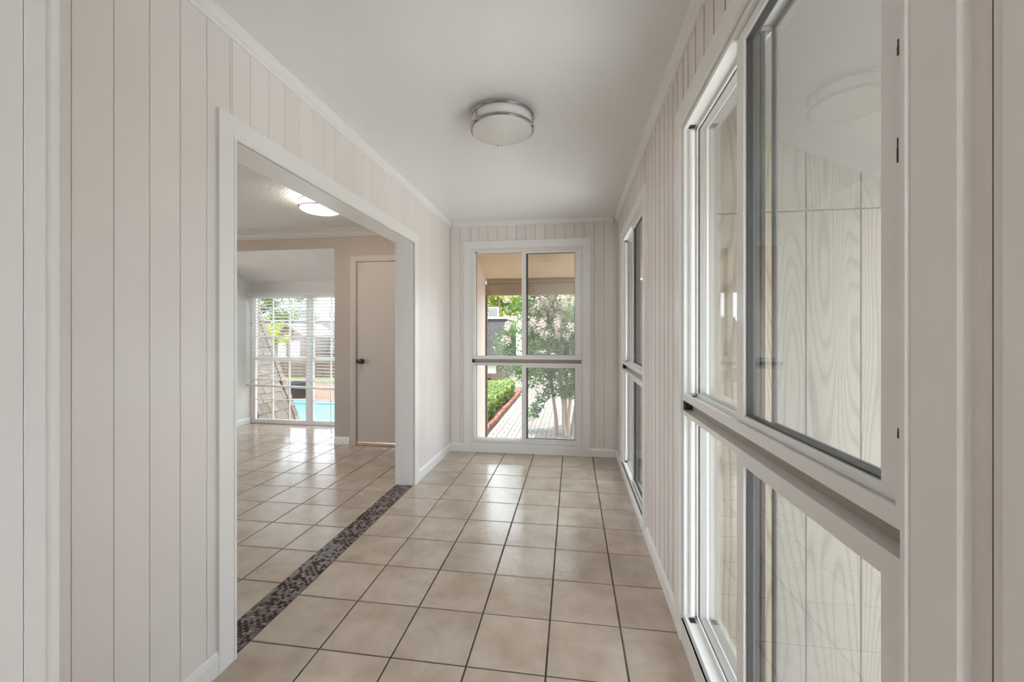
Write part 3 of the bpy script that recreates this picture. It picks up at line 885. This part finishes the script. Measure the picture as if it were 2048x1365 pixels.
# hedge along the patio
hd = tag(empty('hedge', (-2.5, 9.0, GZ)), 'low clipped light green hedge along the edge of the patio', 'hedge')
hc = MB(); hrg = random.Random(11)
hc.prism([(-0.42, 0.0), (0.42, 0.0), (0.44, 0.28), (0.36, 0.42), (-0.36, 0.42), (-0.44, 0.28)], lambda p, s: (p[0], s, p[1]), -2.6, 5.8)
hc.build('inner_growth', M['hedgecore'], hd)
hl = MB()
def hedge_s(rg):
    s = rg.uniform(-2.7, 5.9)
    bulge = 0.05 * math.sin(s * 2.1) + 0.03 * math.sin(s * 5.3)
    k = rg.random()
    if k < 0.55:
        x, z = rg.uniform(-0.5, 0.5), 0.45 + bulge + rg.uniform(-0.05, 0.05)
        z -= 0.12 * max(0, abs(x) - 0.34) / 0.16
    else:
        x, z = 0.46 + bulge * 0.7 + rg.uniform(-0.05, 0.05), rg.uniform(0.05, 0.42)
    return (x, s, z)
leaf_cloud(hl, 8500, hedge_s, 0.075, hrg)
stuff(hl.build('foliage', M['hedge'], hd, fix=False))

# crepe myrtle
ct = tag(empty('flowering_tree', (-0.15, 8.6, GZ)), 'multi-stemmed tree with pale pink blossom in front of the end window', 'tree')
trg = random.Random(21)
stems = [((-0.16, 0.05), (-0.24, 0.0, 1.2), (-0.55, 0.1, 2.4)), ((0.0, -0.05), (-0.06, 0.0, 0.7), (-0.14, -0.1, 2.7)), ((0.05, 0.0), (0.11, 0.0, 0.75), (0.28, 0.1, 2.8)), ((0.13, 0.12), (0.24, 0.15, 1.0), (0.65, 0.2, 2.5)), ((-0.02, 0.18), (0.05, 0.25, 1.0), (0.02, 0.4, 3.0))]
for (b, m_, t_) in stems:
    pts = []
    for k in range(7):
        s = k / 6
        q = Vector((b[0], b[1], 0)).lerp(Vector(m_), s).lerp(Vector(m_).lerp(Vector(t_), s), s)
        pts.append(q + Vector((trg.uniform(-.012, .012), trg.uniform(-.012, .012), 0)))
    MB().tube(pts, [0.040 - 0.0042 * k for k in range(7)], 9).build('trunk', M['bark'], ct, True)
lf = MB(); fl = MB()
clusters = []
for k in range(190):
    a = trg.uniform(0, 2 * PI); z = trg.uniform(1.05, 3.35)
    R = 1.15 * math.sin(min(1.0, (z - 0.55) / 1.3) * PI / 2) * trg.uniform(0.25, 1.0)
    clusters.append((R * math.cos(a), R * 0.8 * math.sin(a), z))
clusters += [(-0.55, -0.2, 0.62), (-0.65, -0.25, 0.48), (-0.45, -0.15, 0.8), (-0.30, -0.1, 0.95), (-1.15, 0.0, 1.75), (-1.25, 0.0, 1.45), (-1.05, -0.1, 2.15), (-1.3, 0.1, 1.95), (-0.8, 0, 1.3), (-0.95, 0.1, 1.25), (0.45, 0, 0.95), (0.2, -.1, .95), (0.0, -.1, 0.9), (-.2, 0, 0.9), (0.1, 0.1, 0.85), (0.5, 0.1, 0.75)]
for c in clusters:
    r = trg.uniform(0.20, 0.34) if c[2] > 1.0 else 0.16
    leaf_cloud(lf, 120, in_ellipsoid(c, (r, r, r * 0.85)), 0.072, trg)
for c in clusters:
    if c[2] > 1.35 and (c[2] > 1.9 or trg.random() < 0.45):
        for _ in range(2):
            o = (c[0] + trg.uniform(-.2, .2), c[1] - 0.18 + trg.uniform(-.15, .1), c[2] + trg.uniform(-0.02, .22))
            leaf_cloud(fl, 60, in_ellipsoid(o, (0.075, 0.075, 0.11)), 0.042, trg)
stuff(lf.build('foliage', M['leaf'], ct, fix=False))
stuff(fl.build('blossom', M['flower'], ct, fix=False))
br = MB()
for c in clusters[::3]:
    root = Vector(min(stems, key=lambda s: (s[2][0] - c[0]) ** 2)[1])
    br.tube([root, root.lerp(Vector(c), 0.5) + Vector((0, 0, 0.12)), Vector(c)], [0.013, 0.009, 0.004], 6)
br.build('branch', M['bark'], ct, True)

def big_tree(name, label, base, h, crown_c, crown_r, leaves, size, m, seed, cat='tree'):
    rg = random.Random(seed)
    t = tag(empty(name, base), label, cat)
    top = (crown_c[0] - base[0], crown_c[1] - base[1], crown_c[2] - base[2])
    MB().tube([(0, 0, 0), (top[0] * .4, top[1] * .4, top[2] * .5), top], [h * .03, h * .024, h * .01], 8).build('trunk', M['bark'], t, True)
    mb = MB()
    for _ in range(26):
        q = in_ellipsoid(top, crown_r)(rg)
        rr = min(crown_r) * rg.uniform(0.3, 0.5)
        leaf_cloud(mb, leaves // 26, in_ellipsoid(q, (rr, rr, rr * .8), 0.3), size, rg)
    stuff(mb.build('foliage', m, t, fix=False))
    return t

# ------------------------------------------------------------------ outside the kitchen bay: shingled slope beside the window
ms = tag(empty('shingled_roof_slope', (-4.363, 5.30, 0)), 'steep brown shingled roof slope just outside the kitchen bay window', 'roof')
def slope_pt(y, z, out=0.0):
    return (-0.4 * z + out * 0.93, y - 5.30, z + out * 0.37)
sb = MB()
Y0, Y1 = 5.275, 6.03
sb.add([slope_pt(Y0, -0.6), slope_pt(Y1, -0.6), slope_pt(Y1, 2.3), slope_pt(Y0, 2.3),
        (-1.6, Y0 - 5.3, -0.6), (-1.6, Y1 - 5.3, -0.6), (-1.6, Y1 - 5.3, 2.3), (-1.6, Y0 - 5.3, 2.3)],
       [(0, 1, 2, 3), (7, 6, 5, 4), (0, 4, 5, 1), (3, 2, 6, 7), (1, 5, 6, 2), (0, 3, 7, 4)])
sb.build('roof_deck', M['shingleside'], ms)
srg = random.Random(9)
zc, row = -0.58, 0
while zc < 2.2:
    y = Y0 - (0.09 if row % 2 else 0.0)
    while y < Y1 - 0.09:
        wdt = srg.uniform(0.16, 0.24)
        a, b = max(y, Y0), min(y + wdt - 0.006, Y1 - 0.085)
        if b - a > 0.03:
            dz = srg.uniform(-0.010, 0.010); th = srg.uniform(0.012, 0.020)
            z0, z1 = zc + dz, zc + 0.150
            mb = MB()
            mb.add([slope_pt(a, z0, 0.0), slope_pt(b, z0, 0.0), slope_pt(b, z1, 0.0), slope_pt(a, z1, 0.0),
                    slope_pt(a, z0, th), slope_pt(b, z0, th), slope_pt(b, z1, 0.003), slope_pt(a, z1, 0.003)],
                   [(0, 3, 2, 1), (4, 5, 6, 7), (0, 1, 5, 4), (1, 2, 6, 5), (2, 3, 7, 6), (3, 0, 4, 7)])
            mb.build('shingle', M['shingle'], ms)
        y += wdt
    mb = MB()
    z0, z1 = zc, zc + 0.15
    mb.add([slope_pt(Y1 - 0.078, z0), slope_pt(Y1 + 0.01, z0), slope_pt(Y1 + 0.01, z1), slope_pt(Y1 - 0.078, z1),
            slope_pt(Y1 - 0.078, z0, 0.03), slope_pt(Y1 + 0.012, z0, 0.03), slope_pt(Y1 + 0.012, z1, 0.016), slope_pt(Y1 - 0.078, z1, 0.016)],
           [(0, 3, 2, 1), (4, 5, 6, 7), (0, 1, 5, 4), (1, 2, 6, 5), (2, 3, 7, 6), (3, 0, 4, 7)])
    mb.build('hip_shingle', M['shingle'], ms)
    zc += 0.135; row += 1

# ------------------------------------------------------------------ outside the kitchen bay: pool, deck, fence, houses
struct(MB().box((-12, 5.32, GZ - 0.06), (-1.95, 8.4, GZ - 0.005)).build('bounce_ground_bay', M['white']), 'unseen pale ground added to bounce light up into the kitchen bay', 'bounce_ground')  # added reflector hidden below the sill, sends sunlight up into the bay
struct(MB().box((-22, 8.4, GZ - 0.06), (-1.95, 16.4, GZ - 0.02)).build('pool_deck', M['deck']), 'orange brick deck round the pool', 'deck')
pool = tag(empty('swimming_pool', (-7.0, 9.5, GZ)), 'turquoise swimming pool outside the kitchen bay window', 'pool')
MB().box((-2.05, -1.05, -0.019), (3.6, 1.9, -0.004)).build('water', M['water'], pool)
MB().box((-2.25, 1.9, -0.02), (3.8, 2.15, 0.035)).box((-2.25, -1.08, -0.02), (-2.05, 1.9, 0.035)).build('coping', M['coping'], pool)

pl = tag(empty('planter', (-8.98, 12.6, GZ)), 'dark round planter on the deck behind the pool', 'planter')
MB().lathe([(0.0, 0.0), (0.24, 0.0), (0.30, 0.42), (0.33, 0.45), (0.33, 0.50), (0.29, 0.50), (0.27, 0.44), (0.0, 0.44)], (0, 0, 0), 24).build('pot', M['pot'], pl, True)

struct(MB().box((-22, 16.4, GZ - 0.06), (-3, 18.2, GZ - 0.01)).build('lawn', M['grass']), 'strip of lawn in front of the fence', 'lawn')
fn_ = tag(empty('board_fence', (-10.7, 18.2, GZ)), 'brown board fence behind the pool lawn', 'fence')
fbm = {}
for k in range(48):
    hgt = 0.69 + 0.01 * (k % 3)
    o = link('fence_board', chamfer_mesh('fence_board', 0.185, hgt, 0.02, 0.004, M['fence']) if k < 3 else fbm[k % 3], fn_, (-4.6 + 0.19 * k, 0, 0))
    if k < 3:
        fbm[k] = o.data
    o.rotation_euler = (PI / 2, 0, 0)
for z in (0.15, 0.50):
    MB().box((-4.6, 0.001, z), (4.5, 0.05, z + 0.08)).build('fence_rail', M['fence'], fn_)

def house(name, label, x0, x1, y, z0, zw, roof_top, over, wall_m, roof_m, wins, depth=3.0, roof='mansard'):
    t = tag(empty(name, ((x0 + x1) / 2, y, z0)), label, 'building')
    o = t.location
    L = lambda x, yy, z: (x - o[0], yy - o[1], z - o[2])
    MB().box(L(x0, y, z0), L(x1, y + depth, zw)).build('wall', wall_m, t)
    mb = MB()
    if roof == 'mansard':
        mb.prism([(y - over, zw - 0.05), (y - over, zw), (y + over * 1.2, roof_top), (y + depth, roof_top), (y + depth, zw - 0.05)], lambda p, s: L(s, p[0], p[1]), x0 - 0.1, x1 + 0.1)
        mb.build('roof', roof_m, t)
        MB().box(L(x0 - .12, y + over * 1.2 - 0.12, roof_top), L(x1 + .12, y + over * 1.2 + 0.1, roof_top + 0.10)).build('roof_edge', M['white'], t)
        MB().box(L(x0 - .1, y - over - 0.06, zw - 0.14), L(x1 + .1, y - over + 0.02, zw - 0.02)).build('gutter', M['iron'], t)
    else:
        xm = (x0 + x1) / 2
        mb.prism([(x0 - over, zw), (xm, roof_top), (x1 + over, zw), (x1 + over, zw + 0.1), (xm, roof_top + 0.1), (x0 - over, zw + 0.1)], lambda p, s: L(p[0], s, p[1]), y - 0.25, y + depth)
        mb.build('roof', roof_m, t)
        MB().prism([(x0, zw), (xm, roof_top), (x1, zw)], lambda p, s: L(p[0], s, p[1]), y, y + depth - .1).build('gable', wall_m, t)
    for (a, b, c, d) in wins:
        w = rect_frame(MB(), a - o[0], b - o[0], c - o[2], d - o[2], 0.05, -0.05, 0.02).build('window_frame', M['white'], t)
        MB().box((a - o[0] + .05, -0.02, c - o[2] + .05), (b - o[0] - .05, 0.0, d - o[2] - .05)).build('window_panel', M['white'], w)
    return t

house('pink_house', 'pink brick house with pale shutters behind the pool', -15.85, -13.95, 20.0, GZ, 1.05, 1.7, 0.12, M['pinkbrick'], M['pinkbrick'], [(-15.45, -15.0, 0.0, 0.85), (-14.8, -14.2, 0.0, 0.85)], 3.0, 'gable')
house('mansard_house', 'dark mansard roofed house right of the pink house behind the pool', -13.4, -8.5, 21.9, GZ, 0.25, 2.0, 0.45, M['pinkbrick'], M['darkroof'], [], 4.0)
house('long_mansard_house', 'long low dark roof behind the pink house', -28.0, -12.0, 27.0, GZ, 1.5, 2.15, 0.5, M['pinkbrick'], M['darkroof'], [], 4.0)
house('garden_house', 'grey shingled house at the far end of the hedge', -6.0, -3.2, 18.9, GZ, 0.0, 1.95, 0.55, M['pinkbrick'], M['darkroof'], [(-3.95, -3.5, -0.6, -0.1)], 4.0)
house('end_house', 'pink house with a dark roof closing the end of the patio', -2.6, 6.0, 23.6, GZ, 0.0, 1.4, 0.4, M['pinkbrick'], M['darkroof'], [(-1.9, -1.1, -0.5, -0.05)], 3.0)

def ac_unit(label, loc, w, h):
    t = tag(empty('air_conditioner', loc), label, 'air conditioner', 'air conditioners standing on roofs')
    MB().box((-w / 2, -w / 2, 0), (w / 2, w / 2, h)).build('case', M['white'], t)
    for k in range(9):
        x = -w / 2 + w * (k + 0.5) / 9
        MB().box((x - w * .02, -w / 2 - 0.03, h * .1), (x + w * .02, -w / 2, h * .92)).build('grille_bar', M['seal'], t)
    return t
ac_unit('pale striped air conditioner on the grey roof past the hedge', (-3.85, 20.2, 2.05), 0.42, 0.5)
ac_unit('small pale air conditioner on the long roof behind the pink house', (-19.4, 28.0, 2.25), 0.6, 0.75)
ac_unit('white air conditioner on the mansard roof right of the pink house', (-13.3, 22.6, 2.10), 1.1, 0.42)

big_tree('leafy_tree', 'large pale green tree rising behind the roofs left in the kitchen bay', (-25.5, 34, GZ), 6, (-25.5, 34, 3.6), (3.8, 2.2, 2.2), 6500, 0.26, M['tree_a'], 31)
big_tree('leafy_tree', 'green tree behind the mansard roof right in the kitchen bay', (-19.0, 36, GZ), 6, (-19.3, 36, 3.7), (2.2, 1.8, 1.4), 2200, 0.26, M['tree_a'], 32)
big_tree('yellow_green_bush', 'bright yellow-green bush in front of the pink house', (-12.1, 15.2, GZ), 3, (-11.95, 15.2, 1.2), (0.62, 0.5, 0.55), 1500, 0.11, M['tree_b'], 33, 'bush')
big_tree('leafy_tree', 'yellow-green tree above the grey roof past the hedge', (-4.6, 26, GZ), 6, (-4.6, 26, 4.0), (3.4, 2.0, 2.0), 8000, 0.26, M['tree_b'], 34)
big_tree('leafy_tree', 'dark green tree behind the blossoming tree', (1.2, 17, GZ), 6, (1.2, 17, 2.4), (2.6, 1.5, 2.2), 4000, 0.22, M['tree_a'], 35)
